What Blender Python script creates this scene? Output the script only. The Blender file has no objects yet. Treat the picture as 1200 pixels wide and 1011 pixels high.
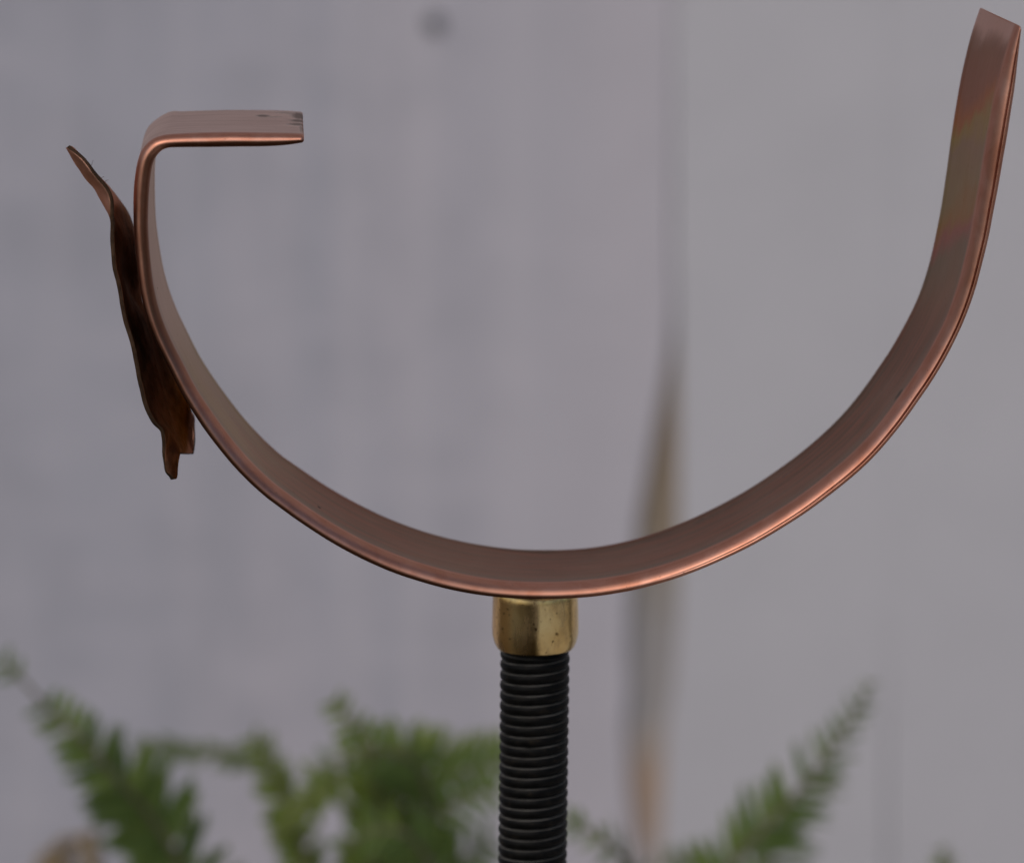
import bpy, bmesh, math, random
from mathutils import Vector, Matrix, noise
random.seed(11)
R = math.radians
scene = bpy.context.scene

# ------------------------------------------------------------------ camera
PITCH = R(11.0)          # looking slightly down
DIST = 0.600             # metres from the lens to the near edge of the bracket
ZC = 0.400               # height of the point looked at
LENS, SENSOR = 147.6, 36.0
cam_loc = Vector((0, -DIST*math.cos(PITCH), ZC + DIST*math.sin(PITCH)))
cd = bpy.data.cameras.new('camera'); cam = bpy.data.objects.new('camera', cd)
scene.collection.objects.link(cam); scene.camera = cam
cam.location = cam_loc; cam.rotation_euler = (R(90) - PITCH, 0, 0)
cd.lens = LENS; cd.sensor_width = SENSOR; cd.sensor_fit = 'HORIZONTAL'
cd.clip_start = 0.01; cd.clip_end = 200
cd.dof.use_dof = True; cd.dof.focus_distance = DIST; cd.dof.aperture_fstop = 15.0
scene.render.resolution_x = 1024; scene.render.resolution_y = 862

# ------------------------------------------------------------------ sky, sun, exposure
SUN_EL, SUN_AZ = R(50), R(215)      # azimuth clockwise from +Y: behind the camera, to the left
w = bpy.data.worlds.new('World'); scene.world = w; w.use_nodes = True
nt = w.node_tree; bg = nt.nodes['Background']
sky = nt.nodes.new('ShaderNodeTexSky'); sky.sky_type = 'NISHITA'; sky.sun_disc = False
sky.sun_elevation = SUN_EL; sky.sun_rotation = SUN_AZ
sky.air_density = 1.0; sky.dust_density = 3.5; sky.ozone_density = 1.0
nt.links.new(sky.outputs[0], bg.inputs[0]); bg.inputs[1].default_value = 0.06
sd = bpy.data.lights.new('sun', 'SUN'); sun = bpy.data.objects.new('sun', sd)
scene.collection.objects.link(sun)
sd.energy = 0.5; sd.angle = R(85); sd.color = (1.0, 0.94, 0.86)
sv = Vector((math.sin(SUN_AZ)*math.cos(SUN_EL), math.cos(SUN_AZ)*math.cos(SUN_EL), math.sin(SUN_EL)))
sun.rotation_euler = sv.to_track_quat('Z', 'Y').to_euler()
sun.location = sv*5
vs = scene.view_settings
vs.view_transform = 'Standard'; vs.look = 'None'; vs.gamma = 1; vs.exposure = 0.62

# ------------------------------------------------------------------ helpers
FPX = LENS/SENSOR*1200
fw = Vector((0, math.cos(PITCH), -math.sin(PITCH)))
up = Vector((0, math.sin(PITCH), math.cos(PITCH)))
rt = Vector((1, 0, 0))
def at(px, py, Y):
    """point of the place at depth Y (metres) seen in direction px,py of the photograph"""
    d = fw*FPX + rt*(px-600) + up*(505.5-py)
    return cam_loc + d*((Y-cam_loc.y)/d.y)
col = scene.collection
def link(o): col.objects.link(o); return o
def empty(name, loc=(0,0,0)):
    o = bpy.data.objects.new(name, None); o.location = loc; o.empty_display_size = .01; return link(o)
def mobj(name, verts, faces, mat, parent=None, smooth=True):
    me = bpy.data.meshes.new(name); me.from_pydata([tuple(v) for v in verts], [], faces)
    me.validate(); me.update()
    if smooth: me.polygons.foreach_set('use_smooth', [True]*len(me.polygons))
    if mat: me.materials.append(mat)
    o = link(bpy.data.objects.new(name, me))
    if parent:
        o.parent = parent
        loc = parent.matrix_basis.translation if parent.parent is None else Vector()
        me.transform(Matrix.Translation(-loc))
    return o
def tag(o, label, cat=None, kind=None, group=None):
    if label: o['label'] = label
    if cat: o['category'] = cat
    if kind: o['kind'] = kind
    if group: o['group'] = group
def cr(p0, p1, p2, p3, t):
    return 0.5*((2*p1) + (p2-p0)*t + (2*p0-5*p1+4*p2-p3)*t*t + (3*p1-p0-3*p2+p3)*t**3)
def spline(P, n):
    out = []
    for i in range(len(P)-1):
        a = P[max(i-1,0)]; b = P[i]; c = P[i+1]; d = P[min(i+2,len(P)-1)]
        for k in range(n): out.append(cr(a,b,c,d,k/n))
    out.append(P[-1].copy() if hasattr(P[-1],'copy') else P[-1]); return out

W = 0.025
axis_Y = W*.5
foot = at(624, 1011, axis_Y)
# ------------------------------------------------------------------ materials
class NT:
    def __init__(s, name):
        s.m = bpy.data.materials.new(name); s.m.use_nodes = True
        s.t = s.m.node_tree; s.b = s.t.nodes['Principled BSDF']
    def n(s, typ, **kw):
        o = s.t.nodes.new(typ)
        for k, v in kw.items(): setattr(o, k, v)
        return o
    def l(s, a, b): s.t.links.new(a, b)
    def val(s, sock, v):
        if hasattr(v, 'is_output') or isinstance(v, bpy.types.NodeSocket): s.l(v, sock)
        else: sock.default_value = v
    def math(s, op, a, b=0.0, c=0.0, clamp=False):
        o = s.n('ShaderNodeMath', operation=op, use_clamp=clamp)
        s.val(o.inputs[0], a); s.val(o.inputs[1], b); s.val(o.inputs[2], c); return o.outputs[0]
    def noise(s, vec, scale, detail=4, rough=.55, dist=0.0):
        o = s.n('ShaderNodeTexNoise'); s.l(vec, o.inputs['Vector'])
        o.inputs['Scale'].default_value = scale; o.inputs['Detail'].default_value = detail
        o.inputs['Roughness'].default_value = rough; o.inputs['Distortion'].default_value = dist
        return o.outputs['Fac']
    def mapping(s, vec, scale):
        o = s.n('ShaderNodeMapping'); s.l(vec, o.inputs['Vector']); o.inputs['Scale'].default_value = scale; return o.outputs[0]
    def ramp(s, f, stops, interp='LINEAR'):
        o = s.n('ShaderNodeValToRGB'); s.l(f, o.inputs[0]); cr_ = o.color_ramp; cr_.interpolation = interp
        while len(cr_.elements) > len(stops): cr_.elements.remove(cr_.elements[-1])
        while len(cr_.elements) < len(stops): cr_.elements.new(0.5)
        for e, (p, c) in zip(cr_.elements, stops):
            e.position = p; e.color = (c[0], c[1], c[2], 1) if not isinstance(c, (int, float)) else (c, c, c, 1)
        return o.outputs[0]
    def mix(s, f, a, b, blend='MIX'):
        o = s.n('ShaderNodeMix', data_type='RGBA', blend_type=blend)
        s.val(o.inputs[0], f)
        for k, v in ((6, a), (7, b)):
            if isinstance(v, tuple): o.inputs[k].default_value = (*v, 1)
            else: s.l(v, o.inputs[k])
        return o.outputs[2]
    def bump(s, h, strength, dist):
        o = s.n('ShaderNodeBump'); s.l(h, o.inputs['Height'])
        o.inputs['Strength'].default_value = strength; o.inputs['Distance'].default_value = dist
        s.l(o.outputs[0], s.b.inputs['Normal']); return o
    def sstep(s, v, a, b):
        o = s.n('ShaderNodeMapRange', interpolation_type='SMOOTHSTEP'); s.val(o.inputs[0], v)
        o.inputs[1].default_value = a; o.inputs[2].default_value = b; return o.outputs[0]

COPPER = (0.52, 0.270, 0.200)
def strap_material():
    m = NT('tarnished_copper')
    uv = m.n('ShaderNodeUVMap', uv_map='strip').outputs[0]
    pr = m.n('ShaderNodeUVMap', uv_map='profile').outputs[0]
    tc = m.n('ShaderNodeTexCoord').outputs['Object']
    sx = m.n('ShaderNodeSeparateXYZ'); m.l(uv, sx.inputs[0]); S, V = sx.outputs[0], sx.outputs[1]
    sp = m.n('ShaderNodeSeparateXYZ'); m.l(pr, sp.inputs[0]); U = sp.outputs[0]
    # oxidised wide faces against the handled, brighter rolled edges
    inner = m.math('MULTIPLY', m.sstep(U, 0.30, 0.10), m.sstep(V, 2.0, 3.4))
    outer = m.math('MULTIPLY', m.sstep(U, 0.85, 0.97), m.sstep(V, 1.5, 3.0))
    big = m.noise(tc, 60, 4, .6); mid = m.noise(tc, 260, 5, .6, .6)
    stre = m.noise(m.mapping(uv, (.30, .60, 1)), 1.0, 6, .65, .4)
    fine = m.noise(m.mapping(uv, (1.1, 1.5, 1)), 1.0, 6, .7, .3)
    scr = m.noise(m.mapping(uv, (.9, 7.0, 1)), 1.0, 5, .7)
    edge = m.mix(m.ramp(mid, [(.35, 0), (.7, 1)]), COPPER, (0.44, 0.19, 0.125))
    edge = m.mix(m.math('MULTIPLY', m.ramp(stre, [(.45, 0), (.75, 1)]), .5), edge, (0.36, 0.17, 0.10))
    lowu = m.math('MULTIPLY', m.sstep(U, .62, .42), m.math('MULTIPLY', m.sstep(S, 4.0, 6.0), m.sstep(S, 14.0, 10.5)))
    hiu = m.math('MULTIPLY', m.sstep(U, .52, .72), m.math('MULTIPLY', m.sstep(S, 9.5, 12.0), m.sstep(S, 22.0, 18.0)))  # lower rim of the arc darkened: dark ground reflection painted in
    tabu = m.math('MULTIPLY', m.sstep(U, .60, .42), m.sstep(S, 4.5, 3.0))
    tarn_shade = m.math('MAXIMUM', m.math('MAXIMUM', lowu, hiu), tabu)
    edge = m.mix(m.math('MULTIPLY', tarn_shade, m.ramp(stre, [(.25, .70), (.75, .95)])), edge, (0.115, 0.052, 0.030))
    pat = m.mix(m.ramp(stre, [(.42, 0), (.58, 1)]), (0.23, 0.112, 0.076), (0.105, 0.086, 0.062))
    pat = m.mix(m.math('MULTIPLY', m.ramp(big, [(.42, 0), (.60, 1)]), .6), pat, (0.215, 0.158, 0.118))
    pat = m.mix(m.math('MULTIPLY', m.ramp(fine, [(.47, 0), (.66, 1)]), .65), pat, (0.29, 0.135, 0.105))
    pat = m.mix(m.math('MULTIPLY', m.ramp(scr, [(.52, 0), (.70, 1)]), .35), pat, (0.10, 0.075, 0.065))
    # left arm lightened, wall reflection painted in; flattened ends less tarnished
    left = m.sstep(S, 15.5, 11.5)
    pat = m.mix(m.math('MULTIPLY', left, m.ramp(stre, [(.35, .75), (.7, 1)])), pat, (0.50, 0.415, 0.35))
    olive = m.math('MULTIPLY', m.sstep(S, 10.8, 12.6), m.sstep(S, 15.8, 14.0))
    pat = m.mix(m.math('MULTIPLY', olive, m.ramp(big, [(.35, .3), (.6, .9)])), pat, (0.32, 0.275, 0.165))
    tip = m.sstep(m.math('ADD', S, m.math('MULTIPLY', big, 1.6)), 34.3, 35.3)
    pat = m.mix(tip, pat, (0.60, 0.41, 0.35))
    # heat tints on the right arm
    wob = m.math('ADD', S, m.math('MULTIPLY', m.math('SUBTRACT', m.noise(m.mapping(uv, (.6, .12, 1)), 1.0, 2), .5), 2.2))
    wob = m.math('ADD', wob, m.math('MULTIPLY', V, 0.045))
    tint = m.ramp(m.math('DIVIDE', m.math('SUBTRACT', wob, 27.0), 8.0, clamp=True),
        [(0.0, (.25,.155,.11)), (.18, (.24,.165,.11)), (.27, (.20,.17,.12)), (.33, (.34,.14,.12)), (.39, (.33,.20,.08)), (.46, (.30,.24,.13)),
         (.58, (.30,.225,.15)), (.66, (.34,.26,.10)), (.71, (.40,.16,.07)), (.78, (.31,.145,.10)), (1.0, (.27,.16,.115))])
    pat = m.mix(m.math('MULTIPLY', m.sstep(S, 26.5, 28.5), m.math('SUBTRACT', 1.0, tip)), pat, tint)
    # valley beside the bead keeps a grey green film
    val = m.math('MULTIPLY', m.sstep(V, 8.5, 4.5), m.sstep(V, 2.6, 3.6))
    pat = m.mix(m.math('MULTIPLY', m.math('MULTIPLY', val, m.sstep(S, 28.5, 25.5)), .6), pat, (0.20, 0.178, 0.140))
    c = m.mix(inner, edge, pat)
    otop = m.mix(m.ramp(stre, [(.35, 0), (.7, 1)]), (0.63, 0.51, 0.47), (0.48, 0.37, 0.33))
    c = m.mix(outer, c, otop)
    # dark scorch marks near the crimped end of the short arm, and pits
    def spot(s0, v0, rs, rv, k=1.0):
        a = m.math('DIVIDE', m.math('SUBTRACT', S, s0), rs); b = m.math('DIVIDE', m.math('SUBTRACT', V, v0), rv)
        d = m.math('SQRT', m.math('ADD', m.math('MULTIPLY', a, a), m.math('MULTIPLY', b, b)))
        d = m.math('ADD', d, m.math('MULTIPLY', m.math('SUBTRACT', m.noise(m.mapping(uv, (8, 2.5, 1)), 1.2, 4), .5), 1.4))
        return m.math('MULTIPLY', m.sstep(d, 1.25, .5), k)
    dark = None
    for a in ((1.33, 18, .16, 1.3, .85), (1.1, 17.3, .3, .6, .5), (.15, 19.5, .40, 4.0, .85), (.25, 11, .45, 1.6, .8), (.2, 14.5, .45, 1.5, .85), (.5, 21.5, .6, 1.3, .5), (.05, 7, .10, 4, .6),
              (25.8, 4.2, .13, 1.2, .98), (10.35, 10, .018, .5, .9), (15.55, 8.5, .03, .7, .8), (23.3, 19, .09, .8, .5), (22.0, 21, .07, .8, .5)):
        sp_ = spot(*a); dark = sp_ if dark is None else m.math('MAXIMUM', dark, sp_)
    # fine pits
    pits = m.ramp(m.noise(tc, 2200, 1, .5), [(.73, 0), (.78, 1)])
    dark = m.math('MAXIMUM', dark, m.math('MULTIPLY', pits, .45))
    c = m.mix(dark, c, (0.05, 0.035, 0.03))
    m.l(c, m.b.inputs['Base Color'])
    m.b.inputs['Specular Tint'].default_value = (.95, .76, .68, 1)
    met = m.math('SUBTRACT', 1.0, m.math('MULTIPLY', dark, .7)); m.l(met, m.b.inputs['Metallic'])
    r = m.math('ADD', .27, m.math('MULTIPLY', inner, .02)); r = m.math('ADD', r, m.math('MULTIPLY', outer, .10))
    r = m.math('ADD', r, m.math('MULTIPLY', fine, .18)); r = m.math('ADD', r, m.math('MULTIPLY', dark, .3))
    m.l(r, m.b.inputs['Roughness'])
    h = m.math('ADD', m.math('MULTIPLY', mid, .6), m.math('MULTIPLY', fine, .25))
    h = m.math('SUBTRACT', h, m.math('MULTIPLY', dark, .5))
    m.bump(h, .20, .00025)
    return m.m
def leaf_material():
    m = NT('dark_tarnished_copper'); tc = m.n('ShaderNodeTexCoord').outputs['Object']
    a = m.noise(tc, 140, 5, .6, .5); b = m.noise(tc, 520, 4, .6)
    c = m.mix(m.ramp(a, [(.35, 0), (.62, 1)]), (0.085, 0.044, 0.022), (0.34, 0.150, 0.085))
    c = m.mix(m.math('MULTIPLY', m.ramp(b, [(.5, 0), (.7, 1)]), .6), c, (0.040, 0.030, 0.014))
    sx = m.n('ShaderNodeSeparateXYZ'); m.l(tc, sx.inputs[0])
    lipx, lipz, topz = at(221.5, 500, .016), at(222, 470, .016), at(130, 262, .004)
    clean_lit = m.math('MULTIPLY', m.sstep(sx.outputs[0], lipx.x-foot.x-.0003, lipx.x-foot.x+.0002), m.sstep(sx.outputs[2], lipz.z+.001, lipz.z-.001))  # paler lip tone stands in for the light it catches
    clean_lit = m.math('MAXIMUM', clean_lit, m.math('MULTIPLY', m.sstep(sx.outputs[2], topz.z-.0005, topz.z+.003), m.sstep(sx.outputs[0], at(140, 240, .01).x-foot.x, at(128, 240, .003).x-foot.x)))
    c = m.mix(m.math('MULTIPLY', clean_lit, m.ramp(a, [(.3, .65), (.6, 1)])), c, (0.66, 0.36, 0.27))
    m.l(c, m.b.inputs['Base Color']); m.b.inputs['Metallic'].default_value = 1
    m.b.inputs['Specular Tint'].default_value = (.52, .36, .27, 1)
    m.l(m.ramp(b, [(.2, .34), (.8, .55)]), m.b.inputs['Roughness']); m.bump(b, .5, .0004)
    return m.m
def brass_material():
    m = NT('worn_brass_painted_refl'); tc = m.n('ShaderNodeTexCoord').outputs['Object']
    a = m.noise(m.mapping(tc, (1, 1, .35)), 420, 5, .65); b = m.noise(tc, 1500, 2, .5); g = m.noise(tc, 160, 3, .5)
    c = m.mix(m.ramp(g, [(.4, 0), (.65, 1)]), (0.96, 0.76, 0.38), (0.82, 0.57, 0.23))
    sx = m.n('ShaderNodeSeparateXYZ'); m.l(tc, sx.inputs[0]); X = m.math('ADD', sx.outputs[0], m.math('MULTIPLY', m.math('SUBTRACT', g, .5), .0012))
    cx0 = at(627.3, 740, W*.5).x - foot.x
    refl_dk = m.math('MULTIPLY', m.sstep(X, cx0-.0042, cx0-.0005), m.sstep(X, cx0+.0006, cx0-.0001))  # dark reflection band at the middle, painted into the brass colour
    c = m.mix(m.math('MULTIPLY', refl_dk, .82), c, (0.09, 0.052, 0.018))
    c = m.mix(m.sstep(X, cx0-.0030, cx0-.0045), c, (0.95, 0.60, 0.24))  # golden reflection on the left side, painted in as well
    c = m.mix(m.math('MULTIPLY', m.ramp(a, [(.47, 0), (.66, 1)]), .75), c, (0.42, 0.30, 0.16))
    c = m.mix(m.ramp(b, [(.66, 0), (.72, 1)]), c, (0.10, 0.06, 0.03))
    b2 = m.noise(tc, 620, 2, .5); c = m.mix(m.ramp(b2, [(.68, 0), (.74, .8)]), c, (0.16, 0.08, 0.03))
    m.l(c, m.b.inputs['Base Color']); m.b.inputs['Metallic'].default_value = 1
    m.l(m.ramp(a, [(.3, .14), (.75, .34)]), m.b.inputs['Roughness']); m.bump(a, .25, .0002)
    return m.m
def steel_material():
    m = NT('black_oxide_steel'); tc = m.n('ShaderNodeTexCoord').outputs['Object']
    a = m.noise(tc, 700, 4, .6)
    base = m.ramp(a, [(.3, (.002, .002, .002)), (.55, (.0045, .0045, .0045)), (.75, (.016, .012, .008))])
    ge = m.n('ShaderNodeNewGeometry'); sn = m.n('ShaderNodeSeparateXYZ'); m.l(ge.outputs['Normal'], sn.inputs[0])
    flank_noise = m.noise(tc, 260, 3, .6)
    flank_light = m.math('MULTIPLY', m.sstep(sn.outputs[2], .58, .74), m.ramp(flank_noise, [(.3, .25), (.65, 1)]))  # upward flanks painted lighter, in place of the sky light they catch
    m.l(m.mix(flank_light, base, (.075, .073, .068)), m.b.inputs['Base Color'])
    m.l(m.ramp(a, [(.3, .38), (.8, .55)]), m.b.inputs['Roughness'])
    m.b.inputs['Specular IOR Level'].default_value = .10; m.bump(a, .35, .0002)
    return m.m
def paint_material(name, base, warm, seed, blotch=1.0):
    m = NT(name); tc = m.n('ShaderNodeTexCoord').outputs['Object']
    o = m.n('ShaderNodeVectorMath', operation='ADD'); m.l(tc, o.inputs[0]); o.inputs[1].default_value = (seed, seed*.7, seed*.3)
    v = o.outputs[0]
    a = m.noise(m.mapping(v, (1, 1, .10)), 26, 4, .55); b = m.noise(v, 30, 4, .6); h = m.noise(m.mapping(v, (.35, 1, 1)), 60, 3, .6)
    c = m.mix(m.math('MULTIPLY', m.ramp(a, [(.38, 0), (.62, 1)]), blotch), base, warm)
    d = tuple(x*.86 for x in base)
    c = m.mix(m.math('MULTIPLY', m.ramp(b, [(.42, 0), (.68, 1)]), .7*blotch), c, d)
    c = m.mix(m.math('MULTIPLY', m.ramp(h, [(.5, 0), (.7, 1)]), .35*blotch), c, tuple(x*1.08 for x in warm))
    if blotch > .9:
        sx = m.n('ShaderNodeSeparateXYZ'); m.l(tc, sx.inputs[0])
        wx = m.math('ADD', sx.outputs[0], m.math('MULTIPLY', m.math('SUBTRACT', a, .5), .03))
        ch = m.math('MULTIPLY', m.sstep(wx, at(440, 0, .56).x, at(720, 0, .56).x), .55)
        st_ = m.noise(m.mapping(v, (1, 1, .03)), 75, 3, .5)
        c = m.mix(ch, c, (.60, .565, .61)); c = m.mix(m.math('MULTIPLY', m.ramp(st_, [(.5, 0), (.68, 1)]), .5), c, (.56, .54, .59))
    m.l(c, m.b.inputs['Base Color']); m.b.inputs['Roughness'].default_value = .62
    m.b.inputs['Specular IOR Level'].default_value = .3
    g = m.noise(m.mapping(v, (1, 1, .06)), 420, 4, .6); m.bump(g, .35, .0006)
    return m.m
def weathered_material():
    m = NT('weathered_bare_wood'); tc = m.n('ShaderNodeTexCoord').outputs['Object']
    sz = m.n('ShaderNodeSeparateXYZ'); m.l(tc, sz.inputs[0])
    g = m.noise(m.mapping(tc, (1, 1, .08)), 500, 4, .6)
    z = m.math('ADD', sz.outputs[2], m.math('MULTIPLY', m.math('SUBTRACT', m.noise(tc, 60, 3), .5), .012))
    return m, g, z
def fern_material(name, c0, c1, c2):
    m = NT(name); tc = m.n('ShaderNodeTexCoord').outputs['Object']
    oi = m.n('ShaderNodeObjectInfo').outputs['Random']
    a = m.noise(tc, 180, 3, .6)
    c = m.mix(m.ramp(a, [(.35, 0), (.65, 1)]), c0, c1); c = m.mix(m.ramp(oi, [(.45, 0), (1, 1)]), c, c2)
    m.l(c, m.b.inputs['Base Color']); m.b.inputs['Roughness'].default_value = .55
    m.b.inputs['Specular IOR Level'].default_value = .3
    tr = m.n('ShaderNodeBsdfTranslucent'); m.l(c, tr.inputs[0]); ms = m.n('ShaderNodeMixShader'); ms.inputs[0].default_value = .35
    m.l(m.b.outputs[0], ms.inputs[1]); m.l(tr.outputs[0], ms.inputs[2]); m.l(ms.outputs[0], m.t.nodes['Material Output'].inputs[0])
    return m.m
def plain(name, c, rough=.7, nscale=80, spread=.3):
    m = NT(name); tc = m.n('ShaderNodeTexCoord').outputs['Object']
    a = m.noise(tc, nscale, 5, .6)
    m.l(m.ramp(a, [(.3, tuple(x*(1-spread) for x in c)), (.7, tuple(x*(1+spread) for x in c))]), m.b.inputs['Base Color'])
    m.b.inputs['Roughness'].default_value = rough; m.bump(a, .4, .002); return m.m

# ------------------------------------------------------------------ ground
g = 30.0
mg = NT('trodden_earth'); tcg = mg.n('ShaderNodeTexCoord').outputs['Object']
ga = mg.noise(tcg, 9, 6, .65); gb = mg.noise(tcg, 160, 4, .6)
gc = mg.mix(mg.ramp(ga, [(.35, 0), (.65, 1)]), (.065, .052, .036), (.105, .085, .060)); gc = mg.mix(mg.ramp(gb, [(.5, 0), (.8, .7)]), gc, (.13, .11, .085))
mg.l(gc, mg.b.inputs['Base Color']); mg.b.inputs['Roughness'].default_value = .9; mg.bump(gb, .8, .006)
gnd = mobj('ground', [(-g, -g, 0), (g, -g, 0), (g, g, 0), (-g, g, 0)], [(0, 1, 2, 3)], mg.m, smooth=False)
tag(gnd, 'dark brown garden earth below the ferns', kind='structure')

# pale concrete paving added out of view to brighten reflections in brass and copper
mp = NT('pale_concrete'); tcp = mp.n('ShaderNodeTexCoord').outputs['Object']
pa = mp.noise(tcp, 3, 6, .6); pb = mp.noise(tcp, 120, 4, .6)
pc = mp.mix(mp.ramp(pa, [(.35, 0), (.65, 1)]), (.36, .34, .31), (.46, .44, .41)); pc = mp.mix(mp.ramp(pb, [(.5, 0), (.8, .5)]), pc, (.26, .25, .23))
mp.l(pc, mp.b.inputs['Base Color']); mp.b.inputs['Roughness'].default_value = .85; mp.bump(pb, .5, .003)
bx0, bx1, by0, by1, bz = .06, 6.0, -9.0, .30, .03
refl_slab = mobj('reflector_slab', [(bx0,by0,0.001),(bx1,by0,0.001),(bx1,by1,0.001),(bx0,by1,0.001),(bx0,by0,bz-.006),(bx1,by0,bz-.006),(bx1,by1,bz-.006),(bx0,by1,bz-.006),
      (bx0+.006,by0+.006,bz),(bx1-.006,by0+.006,bz),(bx1-.006,by1-.006,bz),(bx0+.006,by1-.006,bz)],
      [(0,1,5,4),(1,2,6,5),(2,3,7,6),(3,0,4,7),(4,5,9,8),(5,6,10,9),(6,7,11,10),(7,4,8,11),(8,9,10,11)], mp.m, smooth=False)
tag(refl_slab, 'pale concrete paving added out of view for reflections', kind='structure')

# ------------------------------------------------------------------ painted board wall behind
WY = 0.560          # face of the boards
wall = empty('board_wall', (0, WY, 0))
tag(wall, 'pale grey painted wooden board wall with a chipped brown joint behind the bracket', 'wall')
P_left = paint_material('grey_white_paint', (.446, .446, .508), (.508, .49, .545), 3.1, 1.0)
P_right = paint_material('smooth_grey_paint', (.555, .550, .590), (.575, .565, .60), 9.7, .35)
HW = 1.9
def edge_curve(pts):
    """joint line as (x, z) pairs from photograph pixels on the wall face"""
    out = []
    for px, py in pts:
        p = at(px, py, WY); out.append((p.x, p.z))
    return out
def board(left, right, mat, thick=.022, y=WY, bv=.0004):
    """board between two edge polylines sampled on the same heights, bevelled front arrises"""
    zs = sorted({round(z, 5) for _, z in left} | {round(z, 5) for _, z in right} | {0.002, HW})
    def X(line, z):
        L = sorted(line, key=lambda q: q[1])
        if z <= L[0][1]: return L[0][0]
        for a, b in zip(L, L[1:]):
            if z <= b[1]: return a[0] + (b[0]-a[0])*(z-a[1])/(b[1]-a[1])
        return L[-1][0]
    V = []; F = []
    for z in zs:
        a, b = X(left, z), X(right, z)
        V += [(a, y+thick, z), (a, y+bv, z), (a+bv, y, z), ((a+b)/2, y-.0001, z), (b-bv, y, z), (b, y+bv, z), (b, y+thick, z)]
    n = 7
    for i in range(len(zs)-1):
        for k in range(n):
            k2 = (k+1) % n
            F.append((i*n+k, i*n+k2, (i+1)*n+k2, (i+1)*n+k))
    F.append(tuple(range(n))[::-1]); F.append(tuple(range((len(zs)-1)*n, len(zs)*n)))
    return mobj('board', V, F, mat, wall, smooth=False)
# chipped right edge of the left board
chip = edge_curve([(789, -400), (789.5, -60), (789, 120), (787.5, 270), (789, 352), (786, 395), (780, 440), (768, 500), (757, 560), (749, 602), (744, 650),
                   (738, 700), (735, 760), (738, 800), (733, 850), (735, 900), (739, 960), (744, 1011), (747, 1100)])
rgt = edge_curve([(790.6, -400), (790.6, 300), (795, 420), (796, 560), (796, 720), (790, 800), (781, 860), (777, 930), (775, 1011), (776, 1100)])
r2a = edge_curve([(1043, -400), (1043, 700), (1041, 800), (1038.5, 900), (1038, 1100)])
r2b = edge_curve([(1043.1, -400), (1043.1, 700), (1042, 800), (1041, 900), (1041, 1100)])
xl = at(-40, 500, WY).x
vline = lambda x: [(x, 0.002), (x, HW)]
board([(xl-.13, .002), (xl-.13, HW)], chip, P_left)
board(rgt, r2a, P_right, bv=.0001)
board(r2b, vline(.262), P_right, y=WY+.0002, bv=.0001)
x = xl-.13-.003
for k in range(5):
    board(vline(x-.20), vline(x), P_left); x -= .203
x = .265
for k in range(5):
    board(vline(x), vline(x+.20), P_right); x += .203
# bare weathered strip showing in the joint
m, gr, zz = weathered_material()
pz = lambda py: at(760, py, WY+.004).z - 0
zr = m.n('ShaderNodeMapRange'); m.l(zz, zr.inputs[0]); zr.inputs[1].default_value = pz(1011); zr.inputs[2].default_value = pz(380)
st = m.ramp(zr.outputs[0], [(0, (.46,.42,.41)), (.07, (.45,.35,.29)), (.17, (.46,.34,.26)), (.23, (.42,.37,.34)), (.29, (.38,.365,.37)), (.42, (.36,.345,.35)), (.54, (.34,.31,.28)),
            (.62, (.30,.24,.175)), (.80, (.30,.235,.17)), (.90, (.34,.28,.22)), (1.0, (.42,.39,.38))])
st = m.mix(m.math('MULTIPLY', m.ramp(gr, [(.4, 0), (.7, 1)]), .4), st, (.27, .23, .19))
m.l(st, m.b.inputs['Base Color']); m.b.inputs['Roughness'].default_value = .8; m.bump(gr, .5, .001)
a0, a1 = at(712, 500, WY).x, at(815, 500, WY).x
sy = WY+.0035
V = []
for z in (0.003, HW-.01):
    V += [(a0, sy, z), (a1, sy, z), (a1, sy+.018, z), (a0, sy+.018, z)]
bs = mobj('backing_strip', V, [(0,1,5,4),(1,2,6,5),(2,3,7,6),(3,0,4,7),(4,5,6,7),(3,2,1,0)], m.m, wall, smooth=False)
bs['label'] = 'brown and grey bare wood strip showing through the joint'
for v in bs.data.vertices: pass
# the boards either side are rebated over the strip: push them clear of it
for o in [c for c in wall.children if c.name.startswith('board')]:
    pass
# sunk nail
def disc(name, c, r, th, mat, parent):
    V = []; F = []; n = 20
    for j, (rr, yy) in enumerate(((r, 0.0008), (r, -.0006), (r*.8, -.0012), (r*.2, -.0013))):
        for k in range(n):
            a = 2*math.pi*k/n; V.append((c.x+rr*math.cos(a), c.y+yy, c.z+rr*math.sin(a)))
    for j in range(3):
        for k in range(n): F.append((j*n+k, j*n+(k+1) % n, (j+1)*n+(k+1) % n, (j+1)*n+k))
    F.append(tuple(range(3*n, 4*n)))
    return mobj(name, V, F, mat, parent)
disc('nail_head', at(509, 27, WY), .0027, .001, plain('dull_nail_metal', (.13, .13, .15), .6, 300), wall)

# ------------------------------------------------------------------ the bracket
root = empty('gutter_bracket', (foot.x, axis_Y, 0))
tag(root, 'half round copper gutter bracket with copper leaf, on brass collar and black threaded rod', 'bracket')

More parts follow.
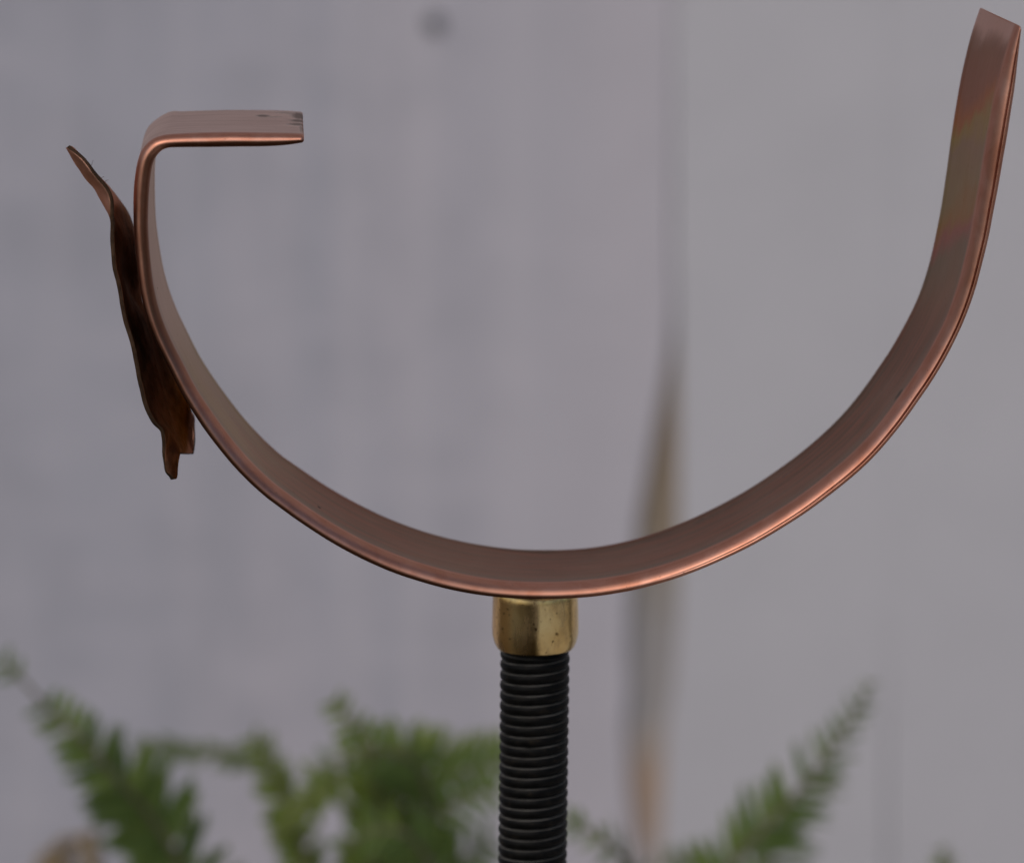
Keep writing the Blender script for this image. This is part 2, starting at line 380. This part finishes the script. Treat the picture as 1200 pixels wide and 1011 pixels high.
ST = [  # near outer edge, near inner edge, run of the far edge
 ((354,159.5),(353.5,169),(-2,-30)), ((325,158.5),(325,173),(-1,-31)), ((270,158),(270,174.5),(0,-31)), ((215,159.5),(215,175),(2,-31)),
 ((187,162.5),(196,176),(11,-33)), ((172,171),(186,182),(6,-29)), ((162,188),(179,195),(7,-31)), ((156.5,220),(175,222),(7,-31)),
 ((155.5,255),(173.5,255),(8.5,-32)), ((157.5,295),(174.5,292),(9,-33)), ((163,340),(179,335),(11,-34)), ((176,388),(191,381),(10,-36)),
 ((200,438),(215,430),(8,-38)), ((223,480),(236,469),(7,-40)), ((268,541),(281.5,531),(6,-41)), ((320,590),(331.5,578.5),(5,-41)),
 ((400,646),(408.5,630.5),(4,-43)), ((480,680.5),(486,663.5),(3,-44)), ((560,698.5),(563,682),(1,-44)), ((628,703),(628,686.5),(-3,-43.5)),
 ((692,700.5),(689,684.5),(-8,-43)), ((760,689.5),(756,674),(-14,-42)), ((844,660),(837,646),(-20,-41)), ((930,613.5),(921,600),(-25,-39)),
 ((1000,560),(989,546.5),(-28,-37)), ((1040,520.5),(1027.5,509.5),(-31,-36)), ((1080,466),(1066,456.5),(-34,-33.5)), ((1114,411),(1098.5,404),(-36.5,-32)),
 ((1138,356),(1121.5,352.5),(-38,-31)), ((1156,290),(1138,288),(-40,-30)), ((1166,240),(1147.5,239),(-42,-28)), ((1174.5,195),(1155,193),(-43,-27)),
 ((1182,150),(1162.5,148),(-44,-26)), ((1189.5,108),(1171,106),(-45,-25)), ((1195,65),(1182.5,63),(-46,-23.5)), ((1198,36),(1193.5,33),(-47,-21.5))]
OUT = [at(*a, 0) for a, b, c in ST]; INN = [at(*b, 0) for a, b, c in ST]
OFF = [at(b[0]+c[0], b[1]+c[1], W) - at(*b, 0) for a, b, c in ST]
for i_ in range(len(OUT)):
    OUT[i_] = OUT[i_] - OFF[i_]*(1.6/25)*max(0, min(1, (i_-8)/6, (35.4-i_)/3.5))
N = 10
out, inn, off = spline(OUT, N), spline(INN, N), spline(OFF, N)
def relax(A, i0, passes, i1=999):
    for _ in range(passes):
        B = [a.copy() for a in A]
        for i in range(i0, min(i1, len(A)-3)): A[i] = (B[i-1] + B[i]*2 + B[i+1])*.25
for A in (out, inn): relax(A, 85, 12); relax(A, 150, 50, 262)
relax(off, 75, 40)
PR = [(.07,22.0),(.12,17),(.14,12),(.135,7),(.11,4.8),(.08,3.6),(.045,2.9),(.03,2.3)]
for k_ in range(1, 20):     # rounded front of the flattened tube, (u, v)
    a_ = math.pi*k_/20; PR.append((.5-.48*math.cos(a_), .12+1.75*(1-math.sin(a_)**.9)))
PR += [(1.0,2.4),
      (.985,4.0),(.97,12),(.985,20),(1.0,22.8),(.97,24.0),(.88,24.6),(.72,24.8),(.56,24.3),(.40,24.85),(.22,24.9),(.08,24.5),(0.0,23.6),(.04,22.7)]
PV = [Vector((a, b, 0)) for a, b in PR]
prof = []
n = len(PV)
for i in range(n):
    for k in range(3):
        prof.append(cr(PV[i-1], PV[i], PV[(i+1) % n], PV[(i+2) % n], k/3))
npf = len(prof); V = []; UV = []; UP = []; F = []
def ring(i, inset=0.0, push=None):
    T = (out[i]-inn[i]).length
    q = min(1.0, T/.0020)
    for p in prof:
        u, v = p.x, p.y
        if v < 1.9:
            st_ = i/N; kk = max(0, min(1, (st_-21)/5.0))
            v += .42*kk*math.exp(-((u-.63)/.045)**2)
        if v < 12: vv = v*(.35+.65*q) if v < 3.5 else v
        else: vv = v
        u = u*(q) + (1-q)*max(0, min(1, u*1.0)) if q < 1 else u
        u = .5 + (u-.5)*(1-inset); vv = 12.5 + (vv-12.5)*(1-inset*.08)
        # slight unevenness of handwork
        P = inn[i] + (out[i]-inn[i])*u + off[i]*(vv/25.0)
        if push is not None: P = P + push
        P = P + Vector((noise.noise(P*45), 0, noise.noise(P*45+Vector((7,3,1)))))*.00009
        P = P + Vector((noise.noise(P*190), noise.noise(P*210+Vector((1,5,2))), noise.noise(P*190+Vector((4,4,4)))))*.00005
        V.append(P); UV.append((i/N, vv)); UP.append((u, 0))
t0 = (out[0]-out[2]).normalized()*.0004; t1 = (out[-1]-out[-3]).normalized()*.0004
rings = []
seq = [(0, .5, t0*.8), (0, .2, t0*.6), (0, 0, t0*0)] + [(i, 0, None) for i in range(1, len(out)-1)] + [(len(out)-1, 0, t1*0), (len(out)-1, .22, t1*.7), (len(out)-1, .55, t1)]
for s_ in seq: ring(*s_)
for r_ in range(len(seq)-1):
    for k in range(npf):
        k2 = (k+1) % npf; F.append((r_*npf+k, r_*npf+k2, (r_+1)*npf+k2, (r_+1)*npf+k))
F.append(tuple(range(npf))[::-1]); F.append(tuple(range((len(seq)-1)*npf, len(seq)*npf)))
me = bpy.data.meshes.new('copper_strap'); me.from_pydata([tuple(v) for v in V], [], F)
u1 = me.uv_layers.new(name='strip'); u2 = me.uv_layers.new(name='profile')
for lp in me.loops:
    u1.data[lp.index].uv = UV[lp.vertex_index]; u2.data[lp.index].uv = UP[lp.vertex_index]
me.polygons.foreach_set('use_smooth', [True]*len(me.polygons))
bm = bmesh.new(); bm.from_mesh(me); bmesh.ops.recalc_face_normals(bm, faces=bm.faces); bm.to_mesh(me); bm.free()
me.transform(Matrix.Translation(-root.location)); me.materials.append(strap_material())
strap = link(bpy.data.objects.new('copper_strap', me)); strap.parent = root

# --- leaf soldered to the left arm
LR = [ # rows of (px, py, depth mm)
 [(80,171,2),(79,172,3),(80,172,4),(81,172,5),(82,172,6),(82.3,172,6.3)],
 [(95,184,1),(91,192,3),(92,190,6),(94,187,9),(95,185,12),(95.2,185,12.4)],
 [(111,203,.3),(102,207,3),(104,208,8),(108,206,14),(111,205,18),(111.3,205,18.4)],
 [(125,218,0),(111.6,218,4),(114,219,9),(120,219,14),(126,219,20),(126.3,219,20.4)],
 [(131,230,-.2),(119,231,4),(125,230,9),(131,228,15),(136,231,21),(136.3,231,21.4)],
 [(131.8,245,-.3),(126,244,2.6),(133,243,8),(141,243,15),(145,244,22),(145.3,244,22.4)],
 [(131.5,258,-.3),(131.2,257,1.8),(137,257,8),(146,258,15),(151.5,257,22),(151.8,257,22.4)],
 [(131.5,283,-.3),(136,281,2),(144,280,8),(152,279,15),(160,278,22),(160.3,278,22.4)],
 [(134.5,315,-.3),(140,314,3),(148,313,9),(157,312,15),(166,311,22),(166.3,311,22.4)],
 [(140.8,345,-.3),(146,345,3),(152,346,8),(158,347,13),(163.4,349,17),(163.6,349,17.2)],
 [(146,369,-.3),(152,369,3),(160,370,8),(169,370,14),(178,371,19),(178.3,371,19.3)],
 [(152.5,393,-.3),(160,394,3.5),(170,395,9),(181,396,15),(192,397,21),(192.3,397,21.3)],
 [(160,427,-.3),(169,428,4),(180,429,9),(192,430,15),(204,431,21),(204.3,431,21.3)],
 [(165.6,453.5,-.2),(175,454,4),(187,455,9),(200,456,15),(212,457,20),(213,457,20.2)],
 [(172.6,477,0),(182,478,4),(194,478,9),(208,478,15),(219,478,19),(222,478,19.3)],
 [(179.7,494,.5),(188,494,4),(198,494,8),(210,492,14),(221,490,18),(227.5,489,18.6)],
 [(188,503.5,1.5),(194,503,4),(201,503,8),(211,502,13),(221,501,17),(228.4,500,17.6)],
 [(190.4,512,2),(196,512,4.2),(203,513,7),(212,514,12),(221,515,16),(228.6,513,16.6)],
 [(191.4,522,2.4),(197,523,4.2),(206,523,6.5),(213,524,11),(221.6,525,15),(227,523,15.6)],
 [(191.8,530,2.6),(198,531,3.8),(208.6,530,6),(214,532,10),(222,531.5,14),(225,530,14.6)],
 [(192.6,541,3),(198.5,541,3.6),(207.4,541,6),(0,0,0),(0,0,0),(0,0,0)],
 [(194.5,552,3.2),(200,552,3.8),(206.6,550,5.4),(0,0,0),(0,0,0),(0,0,0)],
 [(198.5,556.5,3.4),(202,557,3.9),(206.2,556,5),(0,0,0),(0,0,0),(0,0,0)],
 [(202,561.6,3.6),(203.5,562,4),(205.3,561,4.5),(0,0,0),(0,0,0),(0,0,0)]]
def grid(rows, nr, nc):
    G = [[at(x, y, d*.001) for x, y, d in r] for r in rows]
    colsp = [spline([r[c] for r in G], nr) for c in range(len(G[0]))]
    return [spline([colsp[c][i] for c in range(len(colsp))], nc) for i in range(len(colsp[0]))]
body = grid(LR[:20], 5, 4)
spike = grid([r[:3] for r in LR[18:]], 5, 4)[5:]
V = []; F = []
for r in body: V += r
nc = len(body[0])
for i in range(len(body)-1):
    for k in range(nc-1): F.append((i*nc+k, i*nc+k+1, (i+1)*nc+k+1, (i+1)*nc+k))
base = (len(body)-1)*nc; ns = len(spike[0]); o0 = len(V)
for r in spike[1:]: V += r
for k in range(ns-1): F.append((base+k, base+k+1, o0+k+1, o0+k))
for i in range(len(spike)-2):
    for k in range(ns-1): F.append((o0+i*ns+k, o0+i*ns+k+1, o0+(i+1)*ns+k+1, o0+(i+1)*ns+k))
for i in range(len(V)):
    p = V[i]; V[i] = p + Vector((noise.noise(p*160)*.00028 + noise.noise(p*420)*.00010, noise.noise(p*150+Vector((3,3,3)))*.0004, noise.noise(p*300+Vector((9,1,4)))*.00018))
leaf = mobj('leaf_ornament', V, F, leaf_material(), root)
leaf['label'] = 'dark tarnished copper leaf seen edge on behind the left arm'
sol = leaf.modifiers.new('thickness', 'SOLIDIFY'); sol.thickness = .00055; sol.offset = 0; sol.material_offset_rim = 1
mr = plain('blackened_sheared_edge', (.050, .028, .016), .8, 400, .6); mr.node_tree.nodes['Principled BSDF'].inputs['Specular IOR Level'].default_value = .1
leaf.data.materials.append(mr)
# --- lint caught on the leaf's upper edge
V = []; F = []
def wire(pts, r, V, F, n=5):
    b = len(V)
    for i, p in enumerate(pts):
        t = (pts[min(i+1, len(pts)-1)]-pts[max(i-1, 0)]).normalized()
        a = t.orthogonal().normalized(); c = t.cross(a)
        rr = r[i] if isinstance(r, list) else r
        for k in range(n): V.append(p + a*math.cos(2*math.pi*k/n)*rr + c*math.sin(2*math.pi*k/n)*rr)
    for i in range(len(pts)-1):
        for k in range(n): F.append((b+i*n+k, b+i*n+(k+1) % n, b+(i+1)*n+(k+1) % n, b+(i+1)*n+k))
for pts in ([(105,197),(107.5,193),(109,188)], [(107,199),(107.5,196),(106,193)], [(118,210),(120.5,207.5),(122,207)], [(122,215),(124,212),(127,211)]):
    wire(spline([at(x, y, .001+.002*i) for i, (x, y) in enumerate(pts)], 4), .000032, V, F, 4)
li = mobj('lint', V, F, plain('grey_lint', (.16, .14, .13), .9), root); li['kind'] = 'stuff'

# --- brass collar
tip_z = at(628, 703, 0).z
ca = at(627.3, 740, axis_Y)
ztop = tip_z + .0006
front = lambda py: at(627, py, axis_Y-.0062).z
zb = front(770.5)
def lathe(name, prof_, cx, cy, mat, parent, n=72, slope=0):
    V = []; F = []
    for r_, z in prof_:
        for k in range(n):
            a = 2*math.pi*k/n; V.append((cx+r_*math.cos(a)+slope*(z-zb), cy+r_*math.sin(a), z))
    for i in range(len(prof_)-1):
        for k in range(n): F.append((i*n+k, i*n+(k+1) % n, (i+1)*n+(k+1) % n, (i+1)*n+k))
    return mobj(name, V, F, mat, parent)
brass = [(.0052, zb+.0006), (.0053, zb+.00005), (.0055, zb-.0000), (.00575, zb+.0003), (.00605, zb+.0009), (.00620, zb+.0015), (0.00636, zb+.0022), (0.00638, zb+.0035), (.00633, zb+.0060), (.00627, zb+.0075), (.00623, ztop), (.004, ztop+.0001)]
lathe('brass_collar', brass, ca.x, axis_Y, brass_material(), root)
# --- threaded rod: one true helix
slope = (ca.x-foot.x)/(ca.z-foot.z)
pitch = .00157; RO, RI = .00514, .00442
nseg = 52; per = 16
def rod_r(ph):
    ph %= 1.0
    d = min(ph, 1-ph)
    return RI + (RO-RI)*(min(1.0, d/.15)**.9*.62 + .38*math.sin(math.pi*ph))
z0, z1 = .0005, zb+.004
nz = int((z1-z0)/pitch*per)
V = []; F = []
for i in range(nz+1):
    z = z0 + (z1-z0)*i/nz
    for k in range(nseg):
        a = 2*math.pi*k/nseg
        r_ = rod_r(z/pitch - k/nseg)
        if z > zb-.0006: r_ = min(r_, .0046)
        V.append((foot.x + slope*(z-foot.z) + r_*math.cos(a), axis_Y + r_*math.sin(a), z))
for i in range(nz):
    for k in range(nseg): F.append((i*nseg+k, i*nseg+(k+1) % nseg, (i+1)*nseg+(k+1) % nseg, (i+1)*nseg+k))
F.append(tuple(range(nseg))[::-1])
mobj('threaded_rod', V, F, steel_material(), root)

# ------------------------------------------------------------------ ferns
M_dark = fern_material('deep_green_fern', (.080, .135, .034), (.130, .195, .042), (.160, .225, .050))
M_mid = fern_material('fresh_green_fern', (.135, .190, .035), (.190, .255, .045), (.21, .28, .055))
M_pale = fern_material('greyish_green_fern', (.11, .16, .07), (.15, .20, .09), (.17, .21, .11))
M_stem = plain('brown_green_stalk', (.12, .11, .06), .7, 200)
M_dry = plain('dried_brown_frond', (.19, .14, .075), .8, 200)
def pinna_mesh(mat, seed):
    """a unit-long lobed leaflet lying in XY, x along it, with midrib fold and droop"""
    rnd = random.Random(seed); n = 9; V = []; F = []
    def z(x, y): return .10*abs(y)*2.0 - .22*x*x + .02*math.sin(9*x)
    for i in range(n+1):
        x = i/n; hw = .27*(1-x)**.5*(.75+.25*math.sin(min(1, x*4)*math.pi/2))+.004
        V.append((x, 0, z(x, 0)))
        for s in (1, -1):
            lob = hw*(1.0+rnd.uniform(-.12, .12)); cut = hw*.55
            V.append((x+.045, s*lob, z(x, lob))); V.append((x+.075, s*cut, z(x, cut)))
    for i in range(n):
        a = i*5; b = (i+1)*5
        F += [(a, b, a+2), (a, a+2, a+1), (a+2, b, b+1)]
        F += [(a, a+4, b), (a, a+3, a+4), (a+4, b+3, b)]
    me = bpy.data.meshes.new('pinna'); me.from_pydata(V, [], F); me.materials.append(mat); me.update(); return me
PM = {mt.name: [pinna_mesh(mt, k) for k in range(4)] for mt in (M_dark, M_mid, M_pale, M_dry)}
def frond(plant, pts, mat, maxlen, pairs, face=0.0, start=.0, frac=1.0, tipw=.12, rise=.45, rad=.0008, slim=1.0, neck=None):
    """pts: tip first, (px, py, Y); then runs down to the plant's crown. leaflets on the part in pts"""
    P = [at(x_, y_, Y_-(.075 if plant is FR else .04)) for x_, y_, Y_ in pts]
    crown = plant.location + Vector((random.uniform(-.012, .012), random.uniform(-.012, .012), .004))
    last = P[-1]; d = (P[-1]-P[-2]).normalized()
    mid = last + d*.02 ; mid2 = (last*.45+crown*.55) + Vector((0, 0, .0))
    full = spline(P, 8); tail = spline([P[-2], last, mid*.6+mid2*.4, mid2*.7+crown*.3, crown], 6)[6:]
    path = full + tail[1:]
    rr = [rad*(.35+.65*min(1, i/ (len(path)*.5))) for i in range(len(path))]
    V = []; F = []; wire(path, rr, V, F, 6)
    fr = mobj('frond', V, F, M_stem, plant)
    # cumulative length of leafy part
    L = [0]
    for a, b in zip(full, full[1:]): L.append(L[-1]+(b-a).length)
    tot = L[-1]
    view = Vector((0, -1, .35)).normalized()
    for k in range(pairs):
        s = (start + (frac-start)*(k+.35)/pairs)*tot
        i = max(j for j in range(len(L)) if L[j] <= s); i = min(i, len(full)-2)
        t = (s-L[i])/max(1e-9, L[i+1]-L[i]); p = full[i].lerp(full[i+1], t)
        tg = (full[i]-full[i+1]).normalized()            # towards the tip
        nrm = (Matrix.Rotation(face + random.uniform(-.2, .2), 3, tg) @ (view - tg*view.dot(tg)).normalized())
        side = tg.cross(nrm).normalized()
        ln = maxlen*(tipw + (1-tipw)*min(1, (s/tot)*1.6)**.75)*random.uniform(.85, 1.12)
        if neck:
            if neck[0] < s/tot < neck[1]: continue
            if s/tot <= neck[0]: ln = .0042
        for sg in (1, -1):
            if random.random() < .05: continue
            x = (side*sg + tg*rise + nrm*random.uniform(-.25, .15)).normalized()
            zz_ = (nrm + Vector((random.uniform(-.3, .3), random.uniform(-.3, .3), random.uniform(-.3, .3)))).normalized()
            y = zz_.cross(x).normalized(); zz_ = x.cross(y)
            M = Matrix((x*ln, y*ln*slim, zz_*ln)).transposed().to_4x4(); M.translation = p - plant.location + tg*random.uniform(-.0006, .0006)
            o = bpy.data.objects.new('pinna', random.choice(PM[mat.name])); link(o); o.parent = fr; o.matrix_local = M
    return fr

FL = empty('fern_plant', (-.10, .26, 0)); FM = empty('fern_plant', (-.035, .26, 0)); FR = empty('fern_plant', (.035, .27, 0))
tag(FL, 'green fern at the left with one long arching frond reaching the picture edge', 'fern', group='ferns below the wall')
tag(FM, 'bushy green fern just left of the black threaded rod', 'fern', group='ferns below the wall')
tag(FR, 'sparse fern right of the rod with a pointed upright frond', 'fern', group='ferns below the wall')
# left
frond(FL, [(4,776,.27),(22,792,.27),(52,824,.27),(98,868,.27),(145,920,.275),(190,975,.28),(225,1040,.285),(245,1090,.29)], M_dark, .0112, 32, .15, tipw=.10, neck=(.06, .15))
frond(FL, [(120,905,.31),(150,945,.31),(185,1000,.31),(205,1060,.31)], M_dark, .0085, 10, -.4, tipw=.3)
frond(FL, [(160,870,.33),(195,875,.33),(240,882,.33),(290,888,.33),(322,910,.325),(345,960,.32),(352,1040,.31)], M_pale, .0055, 24, .7, frac=.48, tipw=.6)
# middle
frond(FM, [(298,862,.29),(312,885,.29),(330,925,.29),(350,975,.29),(362,1040,.29)], M_mid, .0068, 18, .6, tipw=.5)
frond(FM, [(322,985,.285),(350,950,.285),(385,915,.285),(425,892,.285),(470,890,.285),(480,950,.29),(470,1040,.295)], M_mid, .0085, 22, .2, frac=.30)
frond(FM, [(392,818,.28),(404,838,.28),(424,866,.28),(440,905,.28),(442,960,.285),(430,1040,.29)], M_mid, .0080, 18, .5, tipw=.45)
frond(FM, [(360,905,.275),(400,888,.275),(440,878,.275),(490,898,.28),(500,960,.29),(470,1060,.30)], M_dark, .0095, 18, .2, tipw=.4)
frond(FM, [(600,890,.30),(560,902,.30),(515,912,.30),(470,925,.30),(445,965,.30),(430,1040,.30)], M_dark, .0085, 18, .1, tipw=.7)
frond(FM, [(592,872,.31),(560,885,.31),(520,882,.31),(470,876,.31),(440,900,.31),(420,960,.31)], M_mid, .0068, 20, .4, tipw=.6)
frond(FM, [(585,925,.285),(555,930,.285),(520,950,.285),(490,985,.29),(470,1040,.295)], M_dark, .0090, 10, -.3, tipw=.5)
frond(FM, [(400,1000,.27),(430,975,.27),(470,975,.27),(500,1005,.275),(505,1050,.28)], M_dark, .0085, 9, .3, tipw=.5)
frond(FM, [(575,985,.29),(550,1000,.29),(520,1030,.29),(500,1080,.29)], M_dark, .0080, 7, .3, tipw=.6)
# right
frond(FR, [(1022,798,.33),(1004,832,.33),(975,878,.33),(938,925,.33),(898,968,.33),(860,1010,.33),(830,1060,.33)], M_dark, .0100, 19, .2, tipw=.16, rise=.7, slim=.75)
frond(FR, [(985,905,.36),(958,938,.36),(925,975,.355),(890,1020,.35),(860,1070,.35)], M_pale, .0095, 9, -.3, tipw=.2, rise=.7, slim=.7)
frond(FR, [(660,958,.29),(688,972,.29),(715,990,.29),(738,1016,.295),(750,1060,.30)], M_dark, .0062, 9, .6, tipw=.7)
frond(FR, [(1103,992,.36),(1108,1008,.36),(1112,1040,.36)], M_mid, .004, 4, .5, tipw=.6)
frond(FR, [(780,1006,.36),(810,1012,.36),(840,1030,.36)], M_pale, .006, 5, .5, tipw=.7)
# dried curled frond at the far left
cx_, cy_ = 72, 1034
sp_pts = []
for k in range(26):
    a = k*.42; rad_ = 3+k*.95
    sp_pts.append((cx_+rad_*math.cos(a), cy_+rad_*math.sin(a), .34+.0006*k))
P = [at(*p) for p in sp_pts] + [at(120, 1080, .34), Vector((-.098, .31, .004))]
V = []; F = []; wire(spline(P, 3), .0024, V, F, 7)
cf = mobj('curled_frond', V, F, M_dry, FL); cf['label'] = 'brown dried curled frond'
for k in range(40):
    i = random.randrange(0, 24); p = at(*sp_pts[i]); o = bpy.data.objects.new('pinna', random.choice(PM[M_dry.name])); link(o); o.parent = cf
    q = Vector((random.uniform(-1, 1), random.uniform(-1, 1), random.uniform(-1, 1))).to_track_quat('X', 'Z')
    o.matrix_local = Matrix.Translation(p-FL.location) @ q.to_matrix().to_4x4() @ Matrix.Scale(.005, 4)

scene.render.engine = 'CYCLES'
